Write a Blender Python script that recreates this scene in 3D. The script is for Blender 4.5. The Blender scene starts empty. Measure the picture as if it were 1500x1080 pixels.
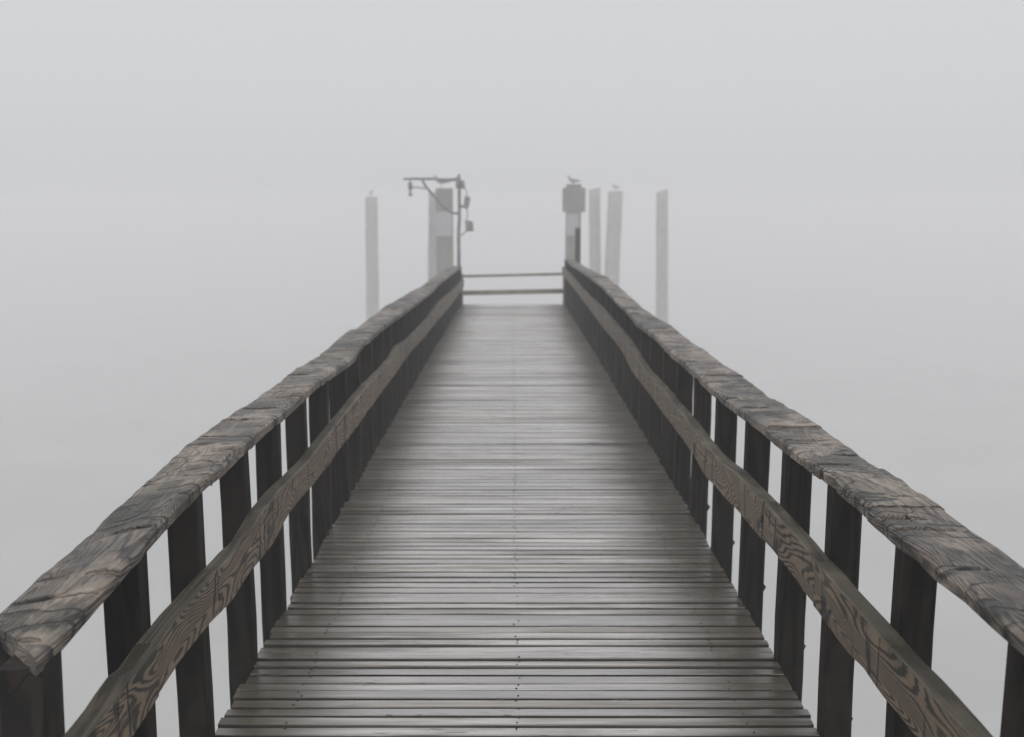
import bpy, bmesh, math, random
import numpy as np
from mathutils import Vector, Matrix

R = math.radians
scene = bpy.context.scene
col = scene.collection
rng = random.Random(11)

# ------------------------------------------------------------------ camera
EYE = 1.9                      # eye height above the near deck
PITCH = math.atan(235 / 1500)  # the camera looks a little down the walkway
F = 1500.0                     # focal length in photo pixels (1500 wide)
CX = 749.0
cam_d = bpy.data.cameras.new('camera')
cam = bpy.data.objects.new('camera', cam_d)
col.objects.link(cam)
cam.location = (0, 0, EYE)
cam.rotation_euler = (math.pi / 2 - PITCH, 0, 0)
cam_d.sensor_width = 36.0
cam_d.lens = 36.0
cam_d.clip_start = 0.05
cam_d.clip_end = 3000
cam_d.dof.use_dof = True
cam_d.dof.focus_distance = 3.5
cam_d.dof.aperture_fstop = 2.8
scene.camera = cam

# ------------------------------------------------------------------ sky, sun, exposure
SUN_EL, SUN_AZ = R(62), R(180)
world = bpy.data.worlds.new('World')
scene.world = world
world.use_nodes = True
nt = world.node_tree
nt.nodes.clear()
w_out = nt.nodes.new('ShaderNodeOutputWorld')
w_bg = nt.nodes.new('ShaderNodeBackground')
sky = nt.nodes.new('ShaderNodeTexSky')
sky.sky_type = 'NISHITA'
sky.sun_disc = False
sky.sun_elevation = SUN_EL
sky.sun_rotation = SUN_AZ
sky.air_density = 1.0
sky.dust_density = 3.0
desat = nt.nodes.new('ShaderNodeHueSaturation')
desat.inputs['Saturation'].default_value = 0.12
nt.links.new(sky.outputs['Color'], desat.inputs['Color'])
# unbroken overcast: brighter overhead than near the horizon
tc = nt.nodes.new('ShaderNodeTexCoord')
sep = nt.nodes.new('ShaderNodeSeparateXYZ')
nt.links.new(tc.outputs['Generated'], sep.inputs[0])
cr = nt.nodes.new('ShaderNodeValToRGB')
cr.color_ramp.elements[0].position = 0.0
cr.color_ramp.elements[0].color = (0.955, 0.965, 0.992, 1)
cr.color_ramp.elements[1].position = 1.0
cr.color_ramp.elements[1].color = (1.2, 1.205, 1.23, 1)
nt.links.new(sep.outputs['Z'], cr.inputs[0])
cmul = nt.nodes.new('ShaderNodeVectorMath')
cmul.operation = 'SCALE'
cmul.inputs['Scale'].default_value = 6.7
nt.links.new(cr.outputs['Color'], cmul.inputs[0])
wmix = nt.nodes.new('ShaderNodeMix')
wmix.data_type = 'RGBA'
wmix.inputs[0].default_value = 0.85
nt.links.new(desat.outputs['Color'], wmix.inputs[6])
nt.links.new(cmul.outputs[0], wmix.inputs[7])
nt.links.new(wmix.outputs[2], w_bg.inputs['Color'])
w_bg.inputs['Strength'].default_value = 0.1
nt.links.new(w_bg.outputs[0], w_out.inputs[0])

sun_d = bpy.data.lights.new('sun', 'SUN')
sun_d.energy = 0.55
sun_d.angle = R(60)
sun_d.color = (1.0, 0.97, 0.93)
sun = bpy.data.objects.new('sun', sun_d)
col.objects.link(sun)
sun.rotation_euler = (math.pi / 2 - SUN_EL, 0, -SUN_AZ + math.pi)
sun.location = (0, -20, 40)

vs = scene.view_settings
vs.view_transform = 'Standard'
vs.look = 'None'
vs.exposure = 0.06
vs.gamma = 1.0
vs.use_curve_mapping = False
cy = scene.cycles
cy.max_bounces = 8
cy.diffuse_bounces = 3
cy.glossy_bounces = 3
cy.volume_bounces = 3
cy.use_denoising = True
try:
    cy.denoiser = 'OPENIMAGEDENOISE'
    cy.denoising_input_passes = 'RGB_ALBEDO_NORMAL'
except Exception:
    pass
cy.sample_clamp_indirect = 4.0

FOG = 0.0082
WATER_Z = -11.0
HAZE_TOP = 5.2

# ------------------------------------------------------------------ helpers
cP, sP = math.cos(PITCH), math.sin(PITCH)


def on_plane_x(px, py, X):
    """Where the sight line through a photo pixel meets the upright plane x = X: (y, z)."""
    a, b = (px - CX) / F, (540 - py) / F
    t = X / a
    return t * (cP + b * sP), EYE + t * (b * cP - sP)


def at_depth(px, py, y):
    """World point on the sight line through a photo pixel at distance y down the walkway."""
    a, b = (px - CX) / F, (540 - py) / F
    t = y / (cP + b * sP)
    return Vector((a * t, y, EYE + t * (b * cP - sP)))


def curve_from(pts, X):
    yz = sorted(on_plane_x(px, py, X) for px, py in pts)
    return np.array([p[0] for p in yz]), np.array([p[1] for p in yz])


class Noise:
    def __init__(self, seed):
        self.t = np.random.RandomState(seed).rand(256, 256) * 2 - 1

    def __call__(self, x, y):
        x = np.asarray(x, float)
        y = np.asarray(y, float)
        xi, yi = np.floor(x).astype(int), np.floor(y).astype(int)
        fx, fy = x - xi, y - yi
        fx, fy = fx * fx * (3 - 2 * fx), fy * fy * (3 - 2 * fy)
        t = self.t
        a = t[xi % 256, yi % 256]; b = t[(xi + 1) % 256, yi % 256]
        c = t[xi % 256, (yi + 1) % 256]; d = t[(xi + 1) % 256, (yi + 1) % 256]
        return (a * (1 - fx) + b * fx) * (1 - fy) + (c * (1 - fx) + d * fx) * fy


def link(o, parent=None):
    col.objects.link(o)
    if parent:
        o.parent = parent
    return o


def mesh_obj(name, verts, faces, mat, parent=None, smooth=False, loc=(0, 0, 0)):
    me = bpy.data.meshes.new(name)
    me.from_pydata([tuple(v) for v in verts], [], [tuple(f) for f in faces])
    me.update()
    if smooth:
        me.shade_smooth()
    me.materials.append(mat)
    o = bpy.data.objects.new(name, me)
    o.location = loc
    return link(o, parent)


def bm_obj(name, bm, mat, parent=None, smooth=False, loc=(0, 0, 0)):
    me = bpy.data.meshes.new(name)
    bmesh.ops.recalc_face_normals(bm, faces=bm.faces)
    bm.to_mesh(me)
    bm.free()
    if smooth:
        me.shade_smooth()
    me.materials.append(mat)
    o = bpy.data.objects.new(name, me)
    o.location = loc
    return link(o, parent)


def empty(name, loc, label, cat, group=None):
    o = bpy.data.objects.new(name, None)
    o.empty_display_size = 0.2
    o.location = loc
    return tag(link(o), label, cat, group)


def tag(o, label, cat, group=None):
    o['label'] = label
    o['category'] = cat
    if group:
        o['group'] = group
    return o


def add_box(bm, x0, x1, y0, y1, z0, z1, bev=0.0):
    vs_ = [bm.verts.new((x, y, z)) for z in (z0, z1) for y in (y0, y1) for x in (x0, x1)]
    fs = [(0, 2, 3, 1), (4, 5, 7, 6), (0, 1, 5, 4), (2, 6, 7, 3), (0, 4, 6, 2), (1, 3, 7, 5)]
    faces = [bm.faces.new([vs_[i] for i in f]) for f in fs]
    if bev:
        ed = list({e for f in faces for e in f.edges})
        bmesh.ops.bevel(bm, geom=ed, offset=bev, segments=2, affect='EDGES', profile=0.6)


def add_tube(bm, pts, radii, n=12):
    pts = [Vector(p) for p in pts]
    if not hasattr(radii, '__len__'):
        radii = [radii] * len(pts)
    rings = []
    for i, p in enumerate(pts):
        d = (pts[min(i + 1, len(pts) - 1)] - pts[max(i - 1, 0)]).normalized()
        ref = Vector((0, 1, 0)) if abs(d.y) < 0.9 else Vector((1, 0, 0))
        a = d.cross(ref).normalized()
        b = d.cross(a)
        rings.append([bm.verts.new(p + radii[i] * (math.cos(2 * math.pi * k / n) * a + math.sin(2 * math.pi * k / n) * b)) for k in range(n)])
    for r0, r1 in zip(rings, rings[1:]):
        for k in range(n):
            bm.faces.new((r0[k], r0[(k + 1) % n], r1[(k + 1) % n], r1[k]))
    bm.faces.new(rings[0][::-1])
    bm.faces.new(rings[-1])


# ------------------------------------------------------------------ materials
class NB:
    def __init__(self, name):
        self.m = bpy.data.materials.new(name)
        self.m.use_nodes = True
        self.t = self.m.node_tree
        self.t.nodes.clear()
        self.out = self.n('ShaderNodeOutputMaterial')
        self.b = self.n('ShaderNodeBsdfPrincipled')
        self.l(self.b.outputs[0], self.out.inputs[0])

    def n(self, kind, **kw):
        nd = self.t.nodes.new(kind)
        for k, v in kw.items():
            setattr(nd, k, v)
        return nd

    def l(self, a, b):
        self.t.links.new(a, b)

    def put(self, sock, v):
        if isinstance(v, bpy.types.NodeSocket):
            self.l(v, sock)
        else:
            sock.default_value = v

    def math(self, op, a, b=0.0, c=None, clamp=False):
        nd = self.n('ShaderNodeMath', operation=op, use_clamp=clamp)
        self.put(nd.inputs[0], a)
        self.put(nd.inputs[1], b)
        if c is not None:
            self.put(nd.inputs[2], c)
        return nd.outputs[0]

    def ramp(self, v, stops):
        nd = self.n('ShaderNodeValToRGB')
        e = nd.color_ramp.elements
        while len(e) < len(stops):
            e.new(0.5)
        for i, (p, c) in enumerate(stops):
            e[i].position = p
            e[i].color = (c, c, c, 1) if not hasattr(c, '__len__') else (*c, 1)
        self.l(v, nd.inputs[0])
        return nd.outputs[0]

    def noise(self, vec, scale, detail=4, rough=0.55, dist=0.0):
        nd = self.n('ShaderNodeTexNoise')
        self.l(vec, nd.inputs['Vector'])
        nd.inputs['Scale'].default_value = scale
        nd.inputs['Detail'].default_value = detail
        nd.inputs['Roughness'].default_value = rough
        nd.inputs['Distortion'].default_value = dist
        return nd.outputs['Fac']

    def mapping(self, vec, scale=(1, 1, 1), loc=(0, 0, 0)):
        nd = self.n('ShaderNodeMapping')
        self.l(vec, nd.inputs[0])
        nd.inputs['Scale'].default_value = scale
        nd.inputs['Location'].default_value = loc
        return nd.outputs[0]

    def mix(self, f, a, b, blend='MIX'):
        nd = self.n('ShaderNodeMix', data_type='RGBA', blend_type=blend)
        self.put(nd.inputs[0], f)
        for s, v in ((nd.inputs[6], a), (nd.inputs[7], b)):
            self.put(s, (*v, 1) if isinstance(v, tuple) and len(v) == 3 else v)
        return nd.outputs[2]

    def bump(self, h, strength, dist, prev=None):
        nd = self.n('ShaderNodeBump')
        self.l(h, nd.inputs['Height'])
        nd.inputs['Strength'].default_value = strength
        nd.inputs['Distance'].default_value = dist
        if prev is not None:
            self.l(prev, nd.inputs['Normal'])
        return nd.outputs[0]

    def coord(self):
        """Object coordinates, shifted by a random amount for each object."""
        tcn = self.n('ShaderNodeTexCoord')
        oi = self.n('ShaderNodeObjectInfo')
        k = self.n('ShaderNodeVectorMath', operation='MULTIPLY')
        comb = self.n('ShaderNodeCombineXYZ')
        for i in range(3):
            self.l(oi.outputs['Random'], comb.inputs[i])
        self.l(comb.outputs[0], k.inputs[0])
        k.inputs[1].default_value = (37.0, 61.0, 23.0)
        ad = self.n('ShaderNodeVectorMath', operation='ADD')
        self.l(tcn.outputs['Object'], ad.inputs[0])
        self.l(k.outputs[0], ad.inputs[1])
        return ad.outputs[0], oi.outputs['Random'], tcn.outputs['Object']


def ringed_wood(name, dark, light, stretch, rings, rough, bump_d, moss=0.0, crack=0.5, ring_depth=0.6, coat=0.0, mid=None, spec=0.5, cross=None, blotch=1.1, fibre=0.55):
    """Weathered softwood: contour-like growth rings drawn out along the board, checks and stains."""
    nb = NB(name)
    v, rnd, raw = nb.coord()
    p = nb.mapping(v, stretch)
    warp = nb.noise(nb.mapping(v, tuple(s * 2.3 for s in stretch)), 2.2, 3, 0.5)
    field = nb.noise(p, 1.0, 1.5, 0.45, 0.35)
    field = nb.math('ADD', field, nb.math('MULTIPLY', warp, 0.05))
    s = nb.math('SINE', nb.math('MULTIPLY', field, rings * 6.2832))
    s = nb.math('MULTIPLY_ADD', s, 0.5, 0.5)
    sharp = nb.ramp(s, [(0.0, 0.0), (0.22, 0.12), (0.55, 0.85), (1.0, 1.0)])
    fine = nb.noise(nb.mapping(v, tuple(s_ * 7 if s_ > 2 else s_ * 2 for s_ in stretch)), 4.0, 5, 0.65)
    blot = nb.noise(v, 3.2, 4, 0.6)
    blot2 = nb.noise(v, 9.0, 3, 0.6, 0.6)
    val = nb.math('MULTIPLY', sharp, ring_depth)
    val = nb.math('ADD', val, nb.math('MULTIPLY_ADD', fine, fibre, 0.275 - 0.5 * fibre))
    val = nb.math('ADD', val, nb.math('MULTIPLY_ADD', blot, blotch, -0.5 * blotch))
    val = nb.math('ADD', val, nb.math('MULTIPLY_ADD', blot2, 0.5, -0.25))
    val = nb.math('ADD', val, nb.math('MULTIPLY_ADD', rnd, 0.2, -0.1))
    md = mid or tuple((a + b) * 0.42 for a, b in zip(dark, light))
    c = nb.ramp(val, [(0.15, dark), (0.55, md), (1.0, light)])
    # checks: thin dark splits
    vor = nb.n('ShaderNodeTexVoronoi', feature='DISTANCE_TO_EDGE')
    wv = nb.n('ShaderNodeVectorMath', operation='ADD')
    nv = nb.n('ShaderNodeTexNoise')
    nb.l(v, nv.inputs['Vector'])
    nv.inputs['Scale'].default_value = 9
    sc = nb.n('ShaderNodeVectorMath', operation='SCALE')
    nb.l(nv.outputs['Color'], sc.inputs[0])
    sc.inputs['Scale'].default_value = 0.12
    nb.l(v, wv.inputs[0])
    nb.l(sc.outputs[0], wv.inputs[1])
    nb.l(wv.outputs[0], vor.inputs['Vector'])
    vor.inputs['Scale'].default_value = 6.7
    ck = nb.ramp(vor.outputs['Distance'], [(0.0, 1.0), (0.035, 0.0)])
    msk = nb.ramp(nb.noise(v, 2.6, 2, 0.5), [(0.5, 0.0), (0.62, 1.0)])
    ckm = nb.math('MULTIPLY', nb.math('MULTIPLY', ck, msk), crack)
    c = nb.mix(ckm, c, tuple(d * 0.25 for d in dark))
    if cross:
        cn = nb.noise(nb.mapping(v, cross), 1.0, 2, 0.4)
        ln = nb.ramp(nb.math('ABSOLUTE', nb.math('SUBTRACT', cn, 0.5)), [(0.0, 1.0), (0.012, 0.95), (0.024, 0.0)])
        lm = nb.ramp(nb.noise(nb.mapping(v, (1.3, 1.3, 1.3)), 4.0, 2, 0.5), [(0.45, 0.0), (0.53, 1.0)])
        cr_ = nb.math('MULTIPLY', ln, lm)
        ckm = nb.math('MAXIMUM', ckm, cr_)
        c = nb.mix(cr_, c, tuple(d * 0.3 for d in dark))
    if moss:
        mm = nb.ramp(nb.noise(v, 1.7, 5, 0.65), [(0.45, 0.0), (0.72, 1.0)])
        c = nb.mix(nb.math('MULTIPLY', mm, moss), c, (0.052, 0.05, 0.018))
    nb.l(c, nb.b.inputs['Base Color'])
    rg = nb.math('MULTIPLY_ADD', fine, 0.35, rough - 0.17)
    nb.l(rg, nb.b.inputs['Roughness'])
    if coat:
        nb.b.inputs['Coat Weight'].default_value = coat
        nb.b.inputs['Coat Roughness'].default_value = 0.3
    nb.b.inputs['Specular IOR Level'].default_value = spec
    h = nb.math('ADD', nb.math('MULTIPLY', sharp, 0.6), nb.math('MULTIPLY', fine, 0.6))
    h = nb.math('SUBTRACT', h, nb.math('MULTIPLY', ckm, 2.5))
    nb.l(nb.bump(h, 0.8, bump_d), nb.b.inputs['Normal'])
    return nb.m


M_cap = ringed_wood('weathered_cap_timber', (0.012, 0.009, 0.007), (0.38, 0.31, 0.25), (6.0, 0.7, 6.0), 40, 0.40, 0.006, moss=0.35, crack=1.0, ring_depth=0.3, cross=(1.6, 5.5, 1.6), blotch=2.2, fibre=1.0)
M_mid = ringed_wood('brown_rail_timber', (0.008, 0.006, 0.0045), (0.21, 0.155, 0.105), (4.2, 1.0, 5.0), 34, 0.55, 0.004, moss=0.35, crack=0.3, ring_depth=0.8, cross=(1.5, 5.0, 0.9), blotch=1.0)
M_edge = ringed_wood('rail_edge_grain_timber', (0.03, 0.025, 0.016), (0.22, 0.188, 0.14), (9.0, 0.5, 9.0), 9, 0.55, 0.003, moss=0.55, crack=0.3, ring_depth=0.3, blotch=1.2)
M_bal = ringed_wood('dark_stained_baluster_timber', (0.003, 0.0024, 0.002), (0.03, 0.022, 0.016), (9, 9, 0.8), 6, 0.7, 0.0015, crack=0.3, ring_depth=0.45, spec=0.12)
M_post = ringed_wood('dark_post_timber', (0.004, 0.0034, 0.003), (0.03, 0.022, 0.016), (7, 7, 0.9), 7, 0.65, 0.003, crack=0.6, ring_depth=0.6, spec=0.25)
M_under = ringed_wood('beam_timber', (0.015, 0.012, 0.01), (0.07, 0.06, 0.05), (6, 0.8, 6), 7, 0.7, 0.003)


def deck_material():
    nb = NB('wet_deck_timber')
    v, rnd, raw = nb.coord()
    streak = nb.noise(nb.mapping(v, (0.8, 22, 22)), 1.0, 4, 0.5, 0.2)
    fine = nb.noise(nb.mapping(v, (6, 160, 160)), 1.0, 4, 0.6)
    blot = nb.noise(nb.mapping(v, (1.3, 4, 4)), 1.0, 4, 0.6)
    val = nb.math('ADD', nb.math('MULTIPLY_ADD', streak, 1.3, -0.25), nb.math('MULTIPLY_ADD', fine, 0.6, -0.17))
    val = nb.math('ADD', val, nb.math('MULTIPLY_ADD', blot, 0.7, -0.35))
    val = nb.math('ADD', val, nb.math('MULTIPLY_ADD', rnd, 0.5, -0.27))
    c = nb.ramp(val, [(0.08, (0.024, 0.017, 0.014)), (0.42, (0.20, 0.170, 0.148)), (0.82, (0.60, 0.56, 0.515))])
    dry = nb.noise(nb.mapping(v, (0.8, 15, 15)), 1.0, 5, 0.65, 0.4)
    drym = nb.ramp(nb.math('ADD', dry, nb.math('MULTIPLY_ADD', rnd, 0.36, -0.2)), [(0.49, 0.0), (0.63, 1.0)])
    c = nb.mix(nb.math('MULTIPLY', drym, 0.45), c, (0.06, 0.044, 0.034))
    # dark slivers where the surface has split
    fl = nb.noise(nb.mapping(v, (9, 95, 95)), 1.0, 3, 0.55, 0.5)
    flm = nb.math('MULTIPLY', nb.ramp(fl, [(0.64, 0.0), (0.70, 1.0)]),
                  nb.ramp(nb.noise(nb.mapping(v, (1.6, 2.5, 2.5)), 1.0, 2, 0.5), [(0.5, 0.0), (0.63, 1.0)]))
    c = nb.mix(flm, c, (0.012, 0.01, 0.009))
    # algae along both edges, tint widened to paint in the railings' dark reflection
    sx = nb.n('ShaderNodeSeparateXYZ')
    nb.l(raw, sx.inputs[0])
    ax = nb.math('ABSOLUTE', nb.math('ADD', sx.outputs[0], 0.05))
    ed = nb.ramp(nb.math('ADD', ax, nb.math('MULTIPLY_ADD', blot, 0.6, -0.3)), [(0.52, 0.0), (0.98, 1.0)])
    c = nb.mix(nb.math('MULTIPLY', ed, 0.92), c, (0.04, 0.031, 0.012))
    # grime along the edges of every board
    ay = nb.math('ABSOLUTE', sx.outputs[1])
    gr = nb.ramp(nb.math('ADD', nb.math('MULTIPLY', ay, 20.0), nb.math('MULTIPLY_ADD', streak, 0.5, -0.25)), [(0.42, 0.0), (0.64, 1.0)])
    c = nb.mix(nb.math('MULTIPLY', gr, 0.85), c, (0.03, 0.02, 0.014))
    nb.l(c, nb.b.inputs['Base Color'])
    wet = nb.math('MULTIPLY_ADD', streak, 0.3, 0.08)
    wet = nb.math('ADD', wet, nb.math('MULTIPLY', flm, 0.4))
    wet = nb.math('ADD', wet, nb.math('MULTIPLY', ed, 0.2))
    nb.l(wet, nb.b.inputs['Roughness'])
    nb.b.inputs['IOR'].default_value = 2.5
    nb.b.inputs['Specular IOR Level'].default_value = 0.6
    nb.b.inputs['Coat Weight'].default_value = 1.0
    nb.b.inputs['Coat IOR'].default_value = 2.9
    nb.l(nb.math('MULTIPLY_ADD', streak, 0.3, 0.03), nb.b.inputs['Coat Roughness'])
    film = nb.math('SUBTRACT', 1.0, nb.math('MULTIPLY', drym, 0.65))
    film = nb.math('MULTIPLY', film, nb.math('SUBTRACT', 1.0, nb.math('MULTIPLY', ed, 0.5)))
    film = nb.math('MULTIPLY', film, nb.math('SUBTRACT', 1.0, nb.math('MULTIPLY', gr, 0.7)))
    nb.l(film, nb.b.inputs['Coat Weight'])
    nb.l(nb.math('MULTIPLY_ADD', film, 0.42, 0.12), nb.b.inputs['Specular IOR Level'])
    wet = nb.math('ADD', wet, nb.math('MULTIPLY', drym, 0.25))
    nb.l(wet, nb.b.inputs['Roughness'])
    h = nb.math('ADD', nb.math('MULTIPLY', streak, 1.0), nb.math('MULTIPLY', fine, 0.35))
    h = nb.math('SUBTRACT', h, nb.math('MULTIPLY', flm, 1.2))
    bp = nb.bump(h, 0.8, 0.003)
    nb.l(bp, nb.b.inputs['Normal'])
    nb.l(bp, nb.b.inputs['Coat Normal'])
    return nb.m


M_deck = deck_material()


def plain(name, c, rough=0.6, metal=0.0, var=0.25, scale=5.0, bump=0.0, streaks=False):
    nb = NB(name)
    v, rnd, raw = nb.coord()
    vv = nb.mapping(v, (3, 3, 0.35)) if streaks else v
    n1 = nb.noise(vv, scale, 5, 0.6)
    cc = nb.ramp(n1, [(0.3, tuple(x * (1 - var) for x in c)), (0.7, tuple(min(1, x * (1 + var)) for x in c))])
    nb.l(cc, nb.b.inputs['Base Color'])
    nb.b.inputs['Roughness'].default_value = rough
    nb.b.inputs['Metallic'].default_value = metal
    if bump:
        nb.l(nb.bump(n1, 0.7, bump), nb.b.inputs['Normal'])
    return nb.m


M_piling = plain('grey_piling_timber', (0.31, 0.308, 0.295), 0.85, 0, 0.5, 4, 0.02, True)
M_pile_dark = plain('dark_timber_post', (0.15, 0.155, 0.13), 0.85, 0, 0.4, 4, 0.01, True)
M_metal = plain('weathered_steel', (0.26, 0.265, 0.275), 0.5, 0.2, 0.3, 6)
M_box = plain('grey_equipment_paint', (0.28, 0.285, 0.285), 0.5, 0, 0.2, 6)
M_nail = plain('rusty_nail_steel', (0.012, 0.009, 0.008), 0.6, 0.3, 0.3, 60)
M_board = plain('grey_signboard_paint', (0.17, 0.155, 0.15), 0.6, 0, 0.25, 3)
M_bird = plain('grey_gull_plumage', (0.25, 0.25, 0.26), 0.8, 0, 0.2, 9)
M_bill = plain('bird_leg_and_bill', (0.25, 0.14, 0.04), 0.6, 0, 0.1, 9)
M_mooring = plain('mooring_pole_timber', (0.07, 0.07, 0.058), 0.8, 0, 0.4, 5, 0.004, True)
M_fence = plain('barrier_timber', (0.27, 0.235, 0.2), 0.75, 0, 0.3, 5)


def notice_material():
    nb = NB('white_notice_print')
    v, rnd, raw = nb.coord()
    sx = nb.n('ShaderNodeSeparateXYZ')
    nb.l(raw, sx.inputs[0])
    rows = nb.math('SINE', nb.math('MULTIPLY', sx.outputs[2], 62.0))
    ink = nb.math('MULTIPLY', nb.ramp(rows, [(0.45, 0.0), (0.6, 1.0)]),
                  nb.ramp(nb.noise(nb.mapping(raw, (14, 1, 2)), 1.0, 3, 0.6), [(0.45, 0.0), (0.56, 1.0)]))
    c = nb.mix(nb.math('MULTIPLY', ink, 0.6), (0.38, 0.38, 0.40), (0.14, 0.10, 0.10))
    nb.l(c, nb.b.inputs['Base Color'])
    nb.b.inputs['Roughness'].default_value = 0.5
    return nb.m


M_notice = notice_material()


def water_material():
    nb = NB('calm_silty_water')
    tcn = nb.n('ShaderNodeTexCoord')
    v = tcn.outputs['Object']
    n1 = nb.noise(nb.mapping(v, (0.5, 0.9, 1)), 1.2, 4, 0.55, 0.4)
    c = nb.ramp(nb.noise(v, 0.15, 3, 0.5), [(0.3, (0.465, 0.465, 0.46)), (0.7, (0.515, 0.515, 0.51))])
    nb.l(c, nb.b.inputs['Base Color'])
    nb.b.inputs['Roughness'].default_value = 0.15
    nb.b.inputs['IOR'].default_value = 1.33
    nb.l(nb.bump(n1, 0.25, 0.06), nb.b.inputs['Normal'])
    return nb.m


# ------------------------------------------------------------------ setting: water and fog
S = 420
w = mesh_obj('water', [(-S, -120, WATER_Z), (S, -120, WATER_Z), (S, 700, WATER_Z), (-S, 700, WATER_Z)], [(0, 1, 2, 3)], water_material())
w['kind'] = 'structure'

bm = bmesh.new()
add_box(bm, -S - 10, S + 10, -130, 710, WATER_Z - 1.0, HAZE_TOP)
hz_m = bpy.data.materials.new('fog')
hz_m.use_nodes = True
hn = hz_m.node_tree
hn.nodes.clear()
ho = hn.nodes.new('ShaderNodeOutputMaterial')
hv = hn.nodes.new('ShaderNodeVolumePrincipled')
hv.inputs['Color'].default_value = (0.985, 0.987, 0.995, 1)
hv.inputs['Density'].default_value = FOG
hv.inputs['Anisotropy'].default_value = 0.0
hn.links.new(hv.outputs[0], ho.inputs['Volume'])
hz = bm_obj('haze', bm, hz_m)
hz['kind'] = 'stuff'

# ------------------------------------------------------------------ the walkway deck
XL, XR = -1.09, 1.13          # edges of the deck
Y0, PITCH_P, NPL = 1.0, 0.0712, 298
Y1 = Y0 + PITCH_P * NPL


def deck_z(y):
    return -0.16 * (np.clip(y, 0, None) / 22.0) ** 2


walk = empty('boardwalk', (0.02, Y0, 0), 'long wet grey timber boardwalk of narrow cross planks running straight into the fog', 'boardwalk')


def plank_mesh(k):
    r = random.Random(100 + k)
    L0, L1 = XL - 0.02 + r.uniform(-0.014, 0.006), XR - 0.02 + r.uniform(-0.006, 0.014)
    wd = PITCH_P - r.choice([0.009, 0.011, 0.014, 0.018])
    th = 0.042
    prof = [(-wd / 2, -th), (-wd / 2, -0.0035), (-wd / 2 + 0.0015, -0.0008), (wd / 2 - 0.007, 0.0), (wd / 2, -0.006), (wd / 2, -th)]
    xs = [L0, L0 + (L1 - L0) * r.uniform(0.25, 0.4), L0 + (L1 - L0) * r.uniform(0.6, 0.75), L1]
    verts, faces = [], []
    for i, x in enumerate(xs):
        dy, dz = r.uniform(-0.0022, 0.0022), r.uniform(-0.0015, 0.0015)
        tw = r.uniform(-0.02, 0.02)
        for (py, pz) in prof:
            verts.append((x, py + dy, pz + dz + py * tw))
    n = len(prof)
    for i in range(3):
        for j in range(n):
            a, b = i * n + j, i * n + (j + 1) % n
            faces.append((a, a + n, b + n, b))
    faces.append(tuple(range(n)))
    faces.append(tuple(3 * n + j for j in range(n - 1, -1, -1)))
    me = bpy.data.meshes.new('plank')
    me.from_pydata(verts, [], faces)
    bmm = bmesh.new()
    bmm.from_mesh(me)
    bmesh.ops.recalc_face_normals(bmm, faces=bmm.faces)
    bmm.to_mesh(me)
    bmm.free()
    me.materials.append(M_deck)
    return me


plank_meshes = [plank_mesh(k) for k in range(24)]
nails = bmesh.new()
for i in range(NPL):
    y = Y0 + (i + 0.5) * PITCH_P
    o = bpy.data.objects.new('plank', plank_meshes[rng.randrange(24)])
    dz = rng.uniform(-0.0035, 0.0035)
    if rng.random() < 0.06:
        dz -= 0.004
    tilt = rng.gauss(0, 2.0)
    o.location = (0.0, y - Y0, float(deck_z(y)) + dz)
    o.rotation_euler = (R(tilt), 0, R(rng.uniform(-0.10, 0.10)))
    link(o, walk)
    for xx in (0.0, -0.86, 0.86):
        for s in (-1, 1):
            if rng.random() < 0.6:
                yo = s * PITCH_P * 0.22 + rng.uniform(-0.004, 0.004)
                cx_, cy_ = xx + rng.uniform(-0.012, 0.012), y + yo
                z = float(deck_z(y)) + dz + math.sin(R(tilt)) * yo + 0.0006
                rr = rng.uniform(0.0035, 0.0055)
                vv = [nails.verts.new((cx_ + rr * math.cos(a * math.pi / 3), cy_ - Y0 + rr * math.sin(a * math.pi / 3), z)) for a in range(6)]
                top = [nails.verts.new((cx_ + 0.7 * rr * math.cos(a * math.pi / 3), cy_ - Y0 + 0.7 * rr * math.sin(a * math.pi / 3), z + 0.0012)) for a in range(6)]
                for a in range(6):
                    nails.faces.new((vv[a], vv[(a + 1) % 6], top[(a + 1) % 6], top[a]))
                nails.faces.new(top)
o = bm_obj('nail_heads', nails, M_nail, walk)
o['kind'] = 'stuff'
for xb in (-0.92, 0.0, 0.94):
    bm = bmesh.new()
    n = 12
    ys = np.linspace(Y0, Y1, n)
    ring = []
    for y in ys:
        z = float(deck_z(y)) - 0.055
        ring.append([bm.verts.new((xb + a, y - Y0, z + b)) for a, b in ((-0.045, 0), (0.045, 0), (0.045, -0.28), (-0.045, -0.28))])
    for r0, r1 in zip(ring, ring[1:]):
        for k in range(4):
            bm.faces.new((r0[k], r0[(k + 1) % 4], r1[(k + 1) % 4], r1[k]))
    bm.faces.new(ring[0])
    bm.faces.new(ring[-1])
    bm_obj('stringer_beam', bm, M_under, walk)
for yb in (2.0, 8.6, 15.2, 21.4):
    z = float(deck_z(yb)) - 0.34
    bm = bmesh.new()
    add_box(bm, -1.02, 1.06, yb - Y0 - 0.1, yb - Y0 + 0.1, z - 0.22, z, 0.01)
    bm_obj('cross_beam', bm, M_under, walk)
    for xb in (-0.8, 0.82):
        bm = bmesh.new()
        add_tube(bm, [(xb, yb - Y0, WATER_Z - 0.6), (xb, yb - Y0, z - 0.222)], [0.17, 0.15], 12)
        bm_obj('support_pile', bm, M_pile_dark, walk, True)

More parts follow.
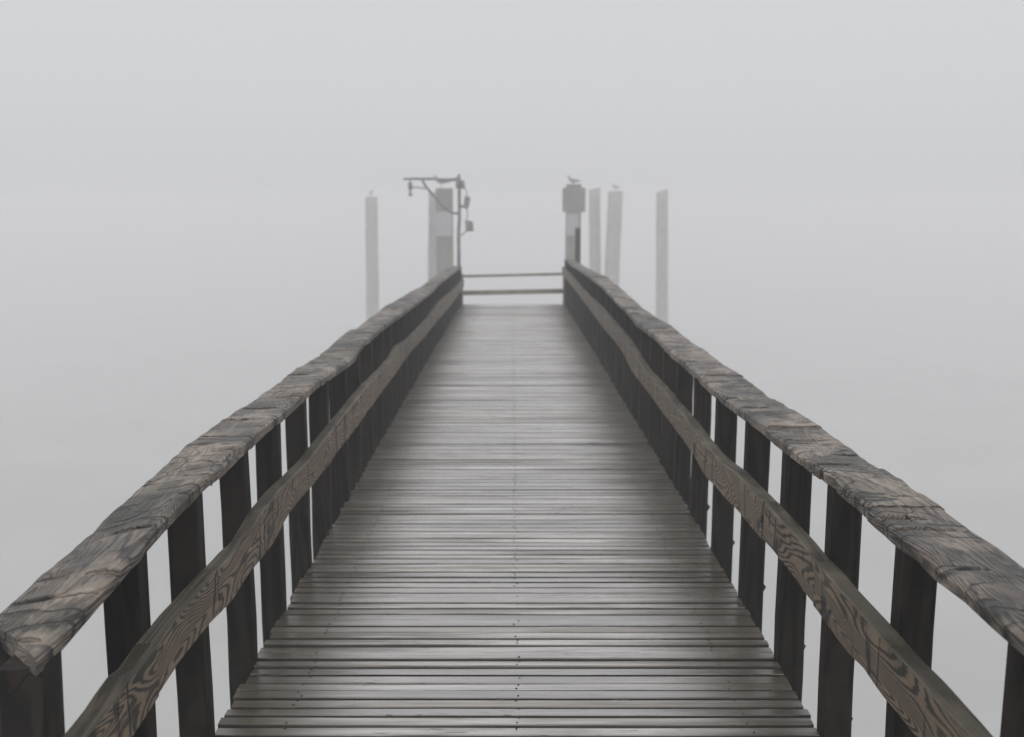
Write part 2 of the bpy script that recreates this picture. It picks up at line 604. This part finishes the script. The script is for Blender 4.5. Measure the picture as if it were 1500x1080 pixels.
# ------------------------------------------------------------------ railings
L_cap_out = [(0, 889), (24, 868), (69, 829), (102, 803), (134, 774), (163, 744), (191, 721), (228, 689), (270, 652), (289, 640), (318, 619), (350, 598), (370, 587), (390, 571), (412, 555), (433, 538), (450, 529), (470, 517), (483, 507), (497, 493), (513, 482), (518, 483), (537, 468), (563, 448), (583, 437), (603, 425), (617, 419), (625, 412), (633, 406), (647, 397), (662, 388), (676, 379)]
L_cap_in = [(75, 967), (88, 953), (163, 866), (208, 815), (248, 770), (293, 723), (326, 697), (350, 672), (370, 657), (390, 637), (410, 622), (437, 597), (463, 570), (483, 557), (503, 543), (517, 532), (535, 507), (542, 502), (563, 483), (580, 470), (597, 458), (617, 442), (635, 428), (643, 418), (653, 410), (678, 390)]
R_cap_out = [(843, 383), (867, 397), (890, 407), (910, 422), (933, 442), (947, 455), (967, 468), (985, 477), (997, 488), (1013, 500), (1037, 515), (1057, 532), (1083, 548), (1110, 565), (1137, 585), (1167, 602), (1200, 623), (1229, 640), (1270, 671), (1311, 697), (1351, 723), (1388, 746), (1416, 768), (1457, 795), (1500, 825)]
R_cap_in = [(835, 390), (850, 400), (878, 420), (897, 440), (918, 462), (930, 478), (947, 490), (963, 503), (980, 523), (997, 537), (1013, 552), (1040, 577), (1073, 605), (1123, 642), (1152, 666), (1188, 693), (1217, 717), (1258, 754), (1315, 803), (1343, 823), (1372, 852), (1416, 884), (1471, 935), (1500, 960)]
L_mid_top = [(122, 1079), (153, 1041), (186, 991), (200, 979), (225, 944), (261, 899), (292, 863), (317, 834), (358, 794), (380, 752), (411, 715), (447, 680), (491, 623), (536, 566), (560, 542), (575, 525), (584, 507), (600, 497), (618, 478), (629, 466), (636, 455), (648, 440), (663, 427), (680, 408)]
L_mid_bot = [(192, 1079), (222, 1033), (261, 972), (281, 947), (308, 913), (322, 899), (339, 880), (372, 831), (399, 797), (424, 751), (455, 714), (486, 676), (494, 661), (508, 645), (530, 614), (547, 592), (563, 570), (584, 541), (601, 517), (621, 495), (633, 480), (644, 466), (655, 454), (670, 434), (679, 420)]
R_mid_top = [(852, 426), (862, 436), (879, 452), (888, 464), (898, 475), (916, 497), (927, 515), (936, 531), (945, 543), (957, 556), (971, 572), (985, 590), (1003, 611), (1030, 647), (1052, 673), (1077, 692), (1119, 735), (1163, 784), (1195, 822), (1227, 858), (1269, 905), (1313, 956), (1358, 1006), (1387, 1039)]
R_mid_bot = [(864, 456), (881, 480), (900, 502), (913, 521), (920, 536), (931, 554), (951, 579), (980, 619), (1003, 649), (1015, 666), (1036, 701), (1070, 738), (1084, 752), (1117, 791), (1133, 809), (1180, 873), (1204, 905), (1248, 964), (1266, 981), (1299, 1027), (1340, 1079)]

CAP_W, CAP_T = 0.25, 0.046
nz1, nz2, nz3 = Noise(1), Noise(2), Noise(3)


def filt(c, lim_lo, lim_hi):
    """Evaluate a traced line, running level beyond its ends."""
    ys, zs = c

    def f(y):
        return np.interp(y, ys, zs)
    return f


def cap_board(parent, base, side, y0, y1, skew, fo, fi, X, seed, jut):
    """One length of the flat handrail: a wide worn plank with checks cut across its top."""
    r = random.Random(seed)
    rows = []
    y = y0
    while y < y1:
        rows.append(y)
        y += min(max(0.0016 * y, 0.0042), 0.05)
    rows.append(y1)
    rows = np.array(rows)
    nx = 40
    s = np.linspace(0, 1, nx)
    yy, ss = np.meshgrid(rows, s, indexing='ij')
    # slanted saw cut at both ends
    frac = (yy - y0) / (y1 - y0)
    yw = yy + skew[0] * ss * (1 - frac) ** 6 + skew[1] * ss * frac ** 6
    zi = fi(yw) + CAP_T
    zo = fo(yw)
    z = zi * (1 - ss) + zo * ss + r.uniform(-0.003, 0.004) + r.uniform(-0.006, 0.006) * (frac - 0.5)
    xin = X + side * jut + side * 0.003 * nz2(yw * 3.1 + seed, 0.3) + side * 0.0025 * nz2(yw * 14 + seed, 7.1)
    wv = CAP_W + 0.005 * nz2(yw * 2.7 + seed, 5.5) + 0.004 * nz2(yw * 17, 2.2 + seed)
    x = xin + side * ss * wv
    u = x * 9
    z += 0.0035 * nz1(yw * 4 + seed, u * 0.7) + 0.0025 * nz1(yw * 13, u * 1.6 + seed) + 0.0012 * nz3(yw * 40, u * 5)
    # rounded arrises
    edge = np.minimum(ss, 1 - ss) * CAP_W
    z -= 0.011 * np.clip(1 - edge / 0.024, 0, 1) ** 2
    # splits across the plank
    yc = y0 + r.uniform(0.05, 0.15)
    while yc < y1 - 0.04:
        dp = r.uniform(0.018, 0.042)
        wd = r.uniform(0.0045, 0.010) * max(1, yc / 5)
        lo = r.choice([-0.2, -0.2, 0.0, 0.15, 0.45])
        hi = lo + r.uniform(0.3, 0.95)
        off = yw - yc - 0.007 * nz3(ss * 6 + yc * 7, 0.2 + seed) - r.uniform(-0.03, 0.04) * ss
        m = np.clip((ss - lo) / 0.12, 0, 1) * np.clip((hi - ss) / 0.12, 0, 1)
        z -= dp * m * np.exp(-(off / wd) ** 2)
        # one lip of the split stands a little proud
        z += 0.0015 * m * np.exp(-((off - 2.6 * wd) / (2.6 * wd)) ** 2)
        yc += r.uniform(0.08, 0.42) * max(1, yc / 8)
    n, m_ = len(rows), nx
    verts = [(x[i, j], yw[i, j], z[i, j]) for i in range(n) for j in range(m_)]
    faces = [(i * m_ + j, i * m_ + j + 1, (i + 1) * m_ + j + 1, (i + 1) * m_ + j) for i in range(n - 1) for j in range(m_ - 1)]
    b0 = len(verts)
    for i in range(n):
        verts.append((x[i, 0] + side * 0.003, yw[i, 0], float(fi(yw[i, 0]))))
        verts.append((x[i, -1] - side * 0.003, yw[i, -1], float(min(fo(yw[i, -1]), z[i, -1])) - CAP_T))
    for i in range(n - 1):
        bi, bn = b0 + 2 * i, b0 + 2 * i + 2
        faces.append((i * m_, (i + 1) * m_, bn, bi))
        faces.append((i * m_ + m_ - 1, bi + 1, bn + 1, (i + 1) * m_ + m_ - 1))
        faces.append((bi, bn, bn + 1, bi + 1))
    faces.append(tuple([j for j in range(m_)] + [b0 + 1, b0]))
    faces.append(tuple([(n - 1) * m_ + j for j in range(m_)] + [b0 + 2 * (n - 1) + 1, b0 + 2 * (n - 1)]))
    me = bpy.data.meshes.new('cap_board')
    verts = [(v[0] - base[0], v[1] - base[1], v[2] - base[2]) for v in verts]
    me.from_pydata(verts, [], faces)
    bmm = bmesh.new()
    bmm.from_mesh(me)
    bmesh.ops.recalc_face_normals(bmm, faces=bmm.faces)
    for f in bmm.faces:
        f.smooth = len(f.verts) == 4
    for e in bmm.edges:
        if len(e.link_faces) == 2 and e.calc_face_angle(0) > R(50):
            e.smooth = False
    bmm.to_mesh(me)
    bmm.free()
    me.materials.append(M_cap)
    return link(bpy.data.objects.new('cap_board', me), parent)


def mid_board(parent, base, side, y0, y1, ft, fb, Xi, Xo, seed, jut):
    rows = []
    y = y0
    while y < y1:
        rows.append(y)
        y += min(max(0.009 * y, 0.02), 0.12)
    rows.append(y1)
    verts, faces = [], []
    for y in rows:
        zt, zb = float(ft(y)), float(fb(y))
        a = float(nz2(y * 5 + seed, 1.5)) * 0.004
        xi = Xi - side * jut + side * a
        ch = 0.006
        pr = [(xi, zb + ch), (xi, zt - ch), (xi + side * ch, zt), (Xo, zt + 0.004 * float(nz1(y * 6, seed + .5))), (Xo, zb), (xi + side * ch, zb)]
        verts += [(p[0] - base[0], y - base[1], p[1] - base[2]) for p in pr]
    n = 6
    for i in range(len(rows) - 1):
        for k in range(n):
            a, b = i * n + k, i * n + (k + 1) % n
            faces.append((a, b, b + n, a + n))
    faces.append(tuple(range(n)))
    faces.append(tuple((len(rows) - 1) * n + k for k in range(n)))
    me = bpy.data.meshes.new('mid_rail')
    me.from_pydata(verts, [], faces)
    bmm = bmesh.new()
    bmm.from_mesh(me)
    bmesh.ops.recalc_face_normals(bmm, faces=bmm.faces)
    bmm.to_mesh(me)
    bmm.free()
    me.materials.append(M_mid)
    me.materials.append(M_edge)
    for f in me.polygons:
        if f.normal.z > 0.6:
            f.material_index = 1
    return link(bpy.data.objects.new('mid_rail', me), parent)


def upright(parent, base, name, x0, x1, y0, y1, z0, z1, mat, seed, lean=(0, 0), rough=0.0025, topf=None):
    r = random.Random(seed)
    bm = bmesh.new()
    nseg = 5
    rings = []
    c = 0.006
    pr = [(x0 + c, y0), (x1 - c, y0), (x1, y0 + c), (x1, y1 - c), (x1 - c, y1), (x0 + c, y1), (x0, y1 - c), (x0, y0 + c)]
    for i in range(nseg + 1):
        t = i / nseg
        z = z0 + (z1 - z0) * t
        dx, dy = lean[0] * (t - 1) + r.uniform(-rough, rough), lean[1] * (t - 1) + r.uniform(-rough, rough)
        rings.append([bm.verts.new((p[0] + dx - base[0], p[1] + dy - base[1], (topf(p[0], p[1]) if topf and i == nseg else z) - base[2])) for p in pr])
    for a, b in zip(rings, rings[1:]):
        for k in range(8):
            bm.faces.new((a[k], a[(k + 1) % 8], b[(k + 1) % 8], b[k]))
    bm.faces.new(rings[0])
    bm.faces.new(rings[-1])
    return bm_obj(name, bm, mat, parent)


def railing(side, label, X, cap_out, cap_in, mid_top, mid_bot, cap_y, cap_splits, mid_y, mid_splits, near_ys, step, post, seed):
    base = (X + side * 0.1, 2.4, 0.0)
    t = empty('railing', base, label, 'railing', 'railings along the boardwalk')
    fo = filt(curve_from(cap_out, X + side * CAP_W), 0, 0)
    fi = filt(curve_from(cap_in, X), 0, 0)
    Xm, Xo = X - side * 0.056, X - side * 0.003
    ft = filt(curve_from(mid_top, Xm), 0, 0)
    fb = filt(curve_from(mid_bot, Xm), 0, 0)
    r = random.Random(seed)

    def under(x, y):
        k = min(1.0, abs(x - X) / CAP_W)
        return float(fi(y) * (1 - k) + (fo(y) - CAP_T) * k) + 0.006 * (1 if y > cap_y[0] else -1)
    cuts = [cap_y[0]] + [on_plane_x(px, py, X + side * CAP_W)[0] for px, py in cap_splits] + [cap_y[1]]
    for k, (a, b) in enumerate(zip(cuts, cuts[1:])):
        skew = (0.28, 0.02) if (k == 0 and side < 0) else (r.uniform(-0.03, 0.05), r.uniform(-0.03, 0.05))
        cap_board(t, base, side, a + 0.0035, b - 0.0035, skew, fo, fi, X, seed + k * 3, r.uniform(-0.006, 0.006))
    cuts = [mid_y[0]] + [on_plane_x(px, py, Xm)[0] for px, py in mid_splits] + [mid_y[1]]
    for k, (a, b) in enumerate(zip(cuts, cuts[1:])):
        mid_board(t, base, side, a + 0.003, b - 0.003, ft, fb, Xm, Xo, seed + k * 5, r.uniform(-0.004, 0.008))
    ys = list(near_ys)
    while ys[-1] + step < cap_y[1] - 0.2:
        ys.append(ys[-1] + step + r.uniform(-0.025, 0.025))
    for k, y in enumerate(ys):
        wx, wy = 0.106 + r.uniform(-0.006, 0.006), 0.08 + r.uniform(-0.006, 0.006)
        xa, xb = sorted((X, X + side * wx))
        top = float(fi(y))
        bal = upright(t, base, 'baluster', xa, xb, y, y + wy, float(deck_z(y)) - 0.30, top, M_bal, seed * 7 + k, (r.uniform(-0.006, 0.006), r.uniform(-0.012, 0.012)), 0.0025, under)
        if side > 0 and 2.5 < y < 8:
            bm = bmesh.new()
            zb = 0.03 + r.uniform(-0.01, 0.02)
            add_tube(bm, [(X + wx * 0.96 - base[0], y + wy * 0.5 - 0.012 - base[1], zb - 0.02), (X + wx * 0.96 + 0.006 - base[0], y + wy * 0.5 - base[1], zb), (X + wx * 0.96 - base[0], y + wy * 0.5 - base[1], zb + 0.02)], [0.006, 0.016, 0.006], 8)
            bm_obj('bolt', bm, M_nail, bal, True)
    # end posts
    for (ya, yb, wi, wx) in post:
        xa, xb = sorted((X + side * wi, X + side * wx))
        top = float(fi(ya))
        upright(t, base, 'end_post', xa, xb, ya, yb, float(deck_z(ya)) - 0.5, top, M_post, seed + 91, (0, 0), 0.005, under)
    return t, fo, fi


YE = Y1 - 0.05
railL, foL, fiL = railing(-1, 'timber railing along the left boardwalk edge, its cap sawn off near the camera', XL,
                          L_cap_out, L_cap_in, L_mid_top, L_mid_bot, (2.2, YE),
                          [(198, 715), (270, 652), (370, 587), (412, 555), (433, 538), (470, 517), (515, 483), (583, 437), (617, 421), (647, 397)], (1.0, YE - 0.05),
                          [(225, 944), (317, 834), (411, 715), (491, 623), (536, 566), (584, 507)],
                          [2.85, 3.42, 4.06, 4.64, 5.27, 5.93], 0.64, [(2.235, 2.335, 0.0, 0.112), (2.40, 2.52, 0.114, 0.27), (YE - 0.17, YE - 0.02, 0.002, 0.15)], 21)
railR, foR, fiR = railing(1, 'timber railing along the right boardwalk edge, its cap running past the camera', XR,
                          R_cap_out, R_cap_in, R_mid_top, R_mid_bot, (1.0, YE),
                          [(1384, 746), (1300, 690), (1204, 625), (1135, 583), (1085, 550), (1030, 510), (992, 484), (947, 455), (890, 407)], (1.0, YE - 0.05),
                          [(1195, 822), (1119, 735), (1003, 611), (916, 497)],
                          [1.5, 2.14, 2.83, 3.48, 4.11, 4.80, 5.50, 6.20], 0.66, [(YE - 0.17, YE - 0.02, 0.002, 0.15)], 43)

# ------------------------------------------------------------------ barrier across the far end
yb = Y1 + 0.06
bar = empty('barrier', (0.02, yb, float(deck_z(Y1))), 'low two rail timber barrier across the far end of the boardwalk', 'barrier')
bz = float(deck_z(Y1))
for (pa, pb, th) in (((676, 405.0), (834, 401.5), 0.055), ((676, 429.5), (834, 426.5), 0.10)):
    a, b = at_depth(*pa, yb), at_depth(*pb, yb)
    a.x, b.x = XL + 0.0, XR - 0.0
    bm = bmesh.new()
    vs_ = []
    for p in (a, b):
        for dy, dz in ((-0.025, -th / 2), (0.025, -th / 2), (0.025, th / 2), (-0.025, th / 2)):
            vs_.append(bm.verts.new((p.x - 0.02, dy, p.z + dz - bz)))
    for k in range(4):
        bm.faces.new((vs_[k], vs_[(k + 1) % 4], vs_[4 + (k + 1) % 4], vs_[4 + k]))
    bm.faces.new(vs_[:4])
    bm.faces.new(vs_[4:])
    bm_obj('rail', bm, M_fence, bar)
for xx in (XL - 0.03, XR + 0.03):
    bm = bmesh.new()
    add_box(bm, xx - 0.05 - 0.02, xx + 0.05 - 0.02, 0.03, 0.13, -0.45, 0.66, 0.006)
    bm_obj('post', bm, M_fence, bar)

# ------------------------------------------------------------------ pilings beyond
def piling(px_l, px_r, py_top, y, label, seed, lean=0.0, slant=0.0, cat='piling', group='timber pilings standing in the fog', mat=None):
    a, b = at_depth(px_l, py_top, y), at_depth(px_r, py_top, y)
    rad = (b.x - a.x) / 2
    cx_, top = (a.x + b.x) / 2, a.z
    r = random.Random(seed)
    bm = bmesh.new()
    n, m = 22, 14
    rings = []
    zs = np.linspace(WATER_Z - 0.8, top, m)
    ph = [r.uniform(0, 6.28) for _ in range(4)]
    for z in zs:
        t = (z - WATER_Z) / (top - WATER_Z)
        ring = []
        for k in range(n):
            an = 2 * math.pi * k / n
            rr = rad * (1.08 - 0.08 * t) * (1 + 0.03 * math.sin(3 * an + ph[0]) + 0.02 * math.sin(5 * an + ph[1] + z) + 0.015 * math.sin(2.1 * z + ph[2] + an))
            zz = z
            if z == zs[-1]:
                zz = z + slant * rad * math.cos(an) + 0.015 * math.sin(4 * an + ph[3])
            ring.append(bm.verts.new((cx_ + lean * (t - 1) + rr * math.cos(an), y + rr * math.sin(an), zz)))
        rings.append(ring)
    for q, p in zip(rings, rings[1:]):
        for k in range(n):
            bm.faces.new((q[k], q[(k + 1) % n], p[(k + 1) % n], p[k]))
    ctop = bm.verts.new((cx_, y, top + rad * 0.10))
    inner = [bm.verts.new(Vector(v.co).lerp(ctop.co, 0.2) + Vector((0, 0, 0.03))) for v in rings[-1]]
    for k in range(n):
        bm.faces.new((rings[-1][k], rings[-1][(k + 1) % n], inner[(k + 1) % n], inner[k]))
        bm.faces.new((inner[k], inner[(k + 1) % n], ctop))
    bm.faces.new(rings[0])
    for v in bm.verts:
        v.co -= Vector((cx_, y, WATER_Z))
    o = bm_obj('piling', bm, mat or M_piling, None, True, (cx_, y, WATER_Z))
    tag(o, label, cat, group)
    return Vector((cx_, y, top + rad * 0.10))


YF = 92.0
p_l = piling(533.5, 551.5, 289, YF, 'slender grey piling standing alone in the fog to the left of the lamp', 1, 0.1)
p_big = piling(627, 653, 283, 63.0, 'stout grey piling just behind the left sign post, reaching out on its left', 2, 0.25)
p_r1 = piling(861.5, 878, 277, YF - 3, 'bare topped grey piling right beside the post with the square sign', 3, -0.25, 0.25)
p_r2 = piling(889.5, 911, 281, YF - 4, 'thick grey piling with a gull perched on its top', 4, 0.4, 0.0)
p_r3 = piling(960.5, 977.5, 280, YF + 2, 'faint rightmost piling with a slanting top, standing well apart', 5, -0.3, 0.35)

# ------------------------------------------------------------------ sign posts with their signs
def square_post(name, px_l, px_r, py_top, y, label, depth, seed):
    a, b = at_depth(px_l, py_top, y), at_depth(px_r, py_top, y)
    o = upright(None, ((a.x + b.x) / 2, y, WATER_Z), name, a.x, b.x, y, y + depth, WATER_Z - 0.8, a.z, M_pile_dark, seed, (0, 0), 0.01)
    o.location = ((a.x + b.x) / 2, y, WATER_Z)
    return tag(o, label, 'sign post', 'sign posts past the end of the boardwalk')


def sheet(name, px_l, px_r, py_t, py_b, y, th, mat, parent, corner=0.02):
    """Flat sign panel with rounded corners, standing upright at distance y."""
    a, b = at_depth(px_l, py_t, y), at_depth(px_r, py_b, y)
    W, H = (b.x - a.x), (a.z - b.z)
    c = Vector(((a.x + b.x) / 2, y, (a.z + b.z) / 2))
    bm = bmesh.new()
    pts = []
    for sx_, sz_, a0 in ((1, 1, 0), (-1, 1, 90), (-1, -1, 180), (1, -1, 270)):
        for k in range(4):
            an = R(a0 + 30 * k)
            pts.append((sx_ * (W / 2 - corner) + corner * math.cos(an), sz_ * (H / 2 - corner) + corner * math.sin(an)))
    f = [bm.verts.new((p[0], -th / 2, p[1])) for p in pts]
    g = [bm.verts.new((p[0], th / 2, p[1])) for p in pts]
    n = len(pts)
    bm.faces.new(f)
    bm.faces.new(g[::-1])
    for k in range(n):
        bm.faces.new((f[k], g[k], g[(k + 1) % n], f[(k + 1) % n]))
    return bm_obj(name, bm, mat, parent, False, c), c, W, H


YS = 56.0
square_post('sign_post', 637, 662, 276, YS, 'broad square timber post left of the walkway end carrying a white notice', 0.4, 61)
square_post('sign_post', 828.5, 850.5, 270, YS - 1, 'square timber post right of the walkway end carrying two signs', 0.4, 62)
o, c, W_, H_ = sheet('notice_sign', 637.5, 661.5, 310, 346, YS - 0.06, 0.03, M_notice, None, 0.01)
tag(o, 'white printed notice fixed to the broad left sign post behind the lamp', 'sign', 'signs past the end of the boardwalk')
o, c, W_, H_ = sheet('notice_sign', 829, 846, 313, 345, YS - 1.06, 0.03, M_notice, None, 0.01)
tag(o, 'narrow white printed notice under the square grey sign on the right post', 'sign', 'signs past the end of the boardwalk')
t = empty('square_sign', at_depth(840, 293, YS - 1.1), 'square grey sign with rounded corners at the top of the right post', 'sign', 'signs past the end of the boardwalk')
o, c, W_, H_ = sheet('panel', 823, 856.5, 275, 311, YS - 1.1, 0.04, M_board, None, 0.08)
o.parent = t
o.location = c - t.location
for k in (-1, 1):
    bm = bmesh.new()
    add_tube(bm, [(0, -0.035, k * H_ * 0.36), (0, 0.05, k * H_ * 0.36)], 0.018, 8)
    bm_obj('bolt', bm, M_metal, t)

# dark mooring pole in front of the right sign post
yp = Y1 + 0.35
a, b = at_depth(842.0, 334, yp), at_depth(849.8, 334, yp)
o = upright(None, ((a.x + b.x) / 2, yp, 0), 'mooring_pole', a.x, b.x, yp, yp + 0.11, WATER_Z - 0.8, a.z, M_mooring, 77, (-0.03, 0), 0.003)
o.location = ((a.x + b.x) / 2, yp, 0)
tag(o, 'short dark square pole at the far end of the right railing', 'pole')

# ------------------------------------------------------------------ lamp davit at the far end of the left railing
yl = Y1 + 0.25
P = lambda px, py, dy=0.0: at_depth(px, py, yl + dy)
base = P(671.5, 387)
base.z = bz
lamp = empty('lamp_post', base, 'steel lamp post with a curved brace and a long arm reaching left over the water', 'lamp post')


def lpart(name, mat, builder, parent=lamp, smooth=True):
    bm = bmesh.new()
    builder(bm)
    for v in bm.verts:
        v.co -= base
    return bm_obj(name, bm, mat, parent, smooth)


top = P(671.5, 255)
x_p = top.x
lpart('pole', M_metal, lambda bm: add_tube(bm, [(x_p - 0.02, yl, bz - 0.5), (x_p - 0.02, yl, P(672, 340).z), (x_p, yl, P(672, 318).z), (x_p, yl, P(672, 262).z), (x_p, yl, top.z)], [0.04, 0.038, 0.036, 0.036, 0.022]))
arm = lpart('arm', M_metal, lambda bm: add_tube(bm, [P(590, 262.4), P(605, 262.0), P(635, 262.3), P(648, 263.6), P(668, 263.2)], [0.022, 0.026, 0.028, 0.038, 0.03], 10))
lpart('brace', M_metal, lambda bm: add_tube(bm, [P(617.5, 262.5), P(619, 267), P(622.5, 273), P(629.5, 281.5), P(638, 291), P(647, 301.5), P(655, 308.5), P(662, 312), P(670.5, 313.2)], 0.027, 10))
lpart('clamp', M_metal, lambda bm: add_box(bm, P(664.5, 0).x, P(670.5, 0).x, yl - 0.06, yl + 0.06, P(0, 276).z, P(0, 259).z, 0.01), smooth=False)


def lamp_head(bm):
    q = P(599.8, 264)
    prof = [(263.5, 0.012), (267, 0.014), (267.3, 0.045), (274, 0.05), (277, 0.04), (278.5, 0.024), (282.5, 0.022), (284.5, 0.04), (287.3, 0.046)]
    add_tube(bm, [(q.x, yl, P(599.8, v).z) for v, _ in prof], [r_ for _, r_ in prof], 12)


lpart('lamp_head', M_metal, lamp_head, arm)
lpart('stay', M_metal, lambda bm: add_tube(bm, [P(602.5, 274.8), P(611, 274.6), P(622.5, 276.5)], 0.014, 8), arm)


def quadbox(bm, pts, d0, d1):
    f = [bm.verts.new(P(px, py, d0)) for px, py in pts]
    g = [bm.verts.new(P(px, py, d1)) for px, py in pts]
    n = len(pts)
    bm.faces.new(f)
    bm.faces.new(g[::-1])
    for k in range(n):
        bm.faces.new((f[k], g[k], g[(k + 1) % n], f[(k + 1) % n]))


lpart('junction_box', M_box, lambda bm: quadbox(bm, [(673, 264), (679, 264.5), (680.8, 276.5), (674.5, 277)], -0.07, 0.07), smooth=False)
lpart('junction_box', M_box, lambda bm: quadbox(bm, [(679.5, 287.5), (688, 289), (686.5, 301), (683, 308.5), (678, 304)], -0.07, 0.08), smooth=False)
lpart('junction_box', M_box, lambda bm: quadbox(bm, [(680, 322.5), (691.5, 324.5), (693.2, 339), (681.5, 339.5)], -0.07, 0.08), smooth=False)
lpart('bracket', M_metal, lambda bm: add_tube(bm, [P(672, 303), P(680, 302)], 0.03, 8))
lpart('bracket', M_metal, lambda bm: add_tube(bm, [P(671, 345.5), P(676, 344), P(682, 338.5)], 0.014, 8))
lpart('cable', M_metal, lambda bm: add_tube(bm, [P(680, 276), P(682.5, 281), P(683.5, 288)], 0.01, 6))
lpart('cable', M_metal, lambda bm: add_tube(bm, [P(683.5, 308), P(683.8, 315), P(683, 323)], 0.01, 6))

# ------------------------------------------------------------------ gulls
def gull(foot, heading, label, size=1.0, crouch=0.0):
    """A standing gull: one lofted body from tail to crown, with legs, bill and folded wings."""
    t = empty('gull', foot, label, 'gull', 'gulls perched on the posts')
    t.rotation_euler = (0, 0, heading)
    t.scale = (size, size, size)
    leg = 0.11 * (1 - crouch)
    # (x, z, half width, half height), tail to head; +x is forward
    sec = [(-0.29, 0.085, 0.012, 0.008), (-0.22, 0.092, 0.035, 0.018), (-0.14, 0.10, 0.062, 0.05), (-0.05, 0.105, 0.078, 0.075), (0.04, 0.115, 0.08, 0.085), (0.11, 0.14, 0.068, 0.075), (0.15, 0.185, 0.046, 0.05), (0.17, 0.235, 0.036, 0.036), (0.19, 0.27, 0.04, 0.036), (0.225, 0.275, 0.03, 0.026), (0.245, 0.27, 0.012, 0.012)]
    bm = bmesh.new()
    rings = []
    n = 14
    for i, (x, z, hw, hh) in enumerate(sec):
        x0, z0 = sec[max(i - 1, 0)][:2]
        x1, z1 = sec[min(i + 1, len(sec) - 1)][:2]
        d = Vector((x1 - x0, 0, z1 - z0)).normalized()
        upv = Vector((-d.z, 0, d.x))
        rings.append([bm.verts.new(Vector((x, 0, z + leg)) + Vector((0, hw * math.cos(2 * math.pi * k / n), 0)) + upv * hh * math.sin(2 * math.pi * k / n)) for k in range(n)])
    for q, p in zip(rings, rings[1:]):
        for k in range(n):
            bm.faces.new((q[k], q[(k + 1) % n], p[(k + 1) % n], p[k]))
    bm.faces.new(rings[0])
    bm.faces.new(rings[-1])
    bm_obj('body', bm, M_bird, t, True)
    for s in (-1, 1):
        bm = bmesh.new()
        add_tube(bm, [(0.08, s * 0.066, 0.15 + leg), (0.0, s * 0.082, 0.14 + leg), (-0.12, s * 0.066, 0.115 + leg), (-0.24, s * 0.03, 0.10 + leg), (-0.33, s * 0.008, 0.095 + leg)], [0.018, 0.046, 0.038, 0.02, 0.004], 10)
        bm_obj('wing', bm, M_box, t, True)
        bm = bmesh.new()
        add_tube(bm, [(0.02, s * 0.035, 0.07 + leg), (0.0, s * 0.035, leg * 0.5), (0.015, s * 0.035, 0.004)], 0.007, 6)
        add_tube(bm, [(-0.01, s * 0.035, 0.006), (0.055, s * 0.04, 0.005)], [0.008, 0.012], 6)
        bm_obj('leg', bm, M_bill, t, True)
    bm = bmesh.new()
    add_tube(bm, [(0.235, 0, 0.27 + leg), (0.275, 0, 0.265 + leg), (0.295, 0, 0.255 + leg)], [0.012, 0.009, 0.003], 8)
    bm_obj('bill', bm, M_bill, t, True)
    return t


gull(p_l, R(70), 'pale gull standing on the lone slender piling at the far left', 1.5)
tp = at_depth(646, 276, YS + 0.2)
gull(tp, R(180), 'gull standing on the broad left sign post behind the lamp arm', 1.7)
tp = at_depth(839, 270, YS - 0.8)
gull(tp, R(187), 'gull crouching on the right post above the square grey sign', 1.35, 0.75)
gull(p_r2 + Vector((0.06, 0, -0.01)), R(150), 'gull standing on the thick piling right of the square sign', 1.5)
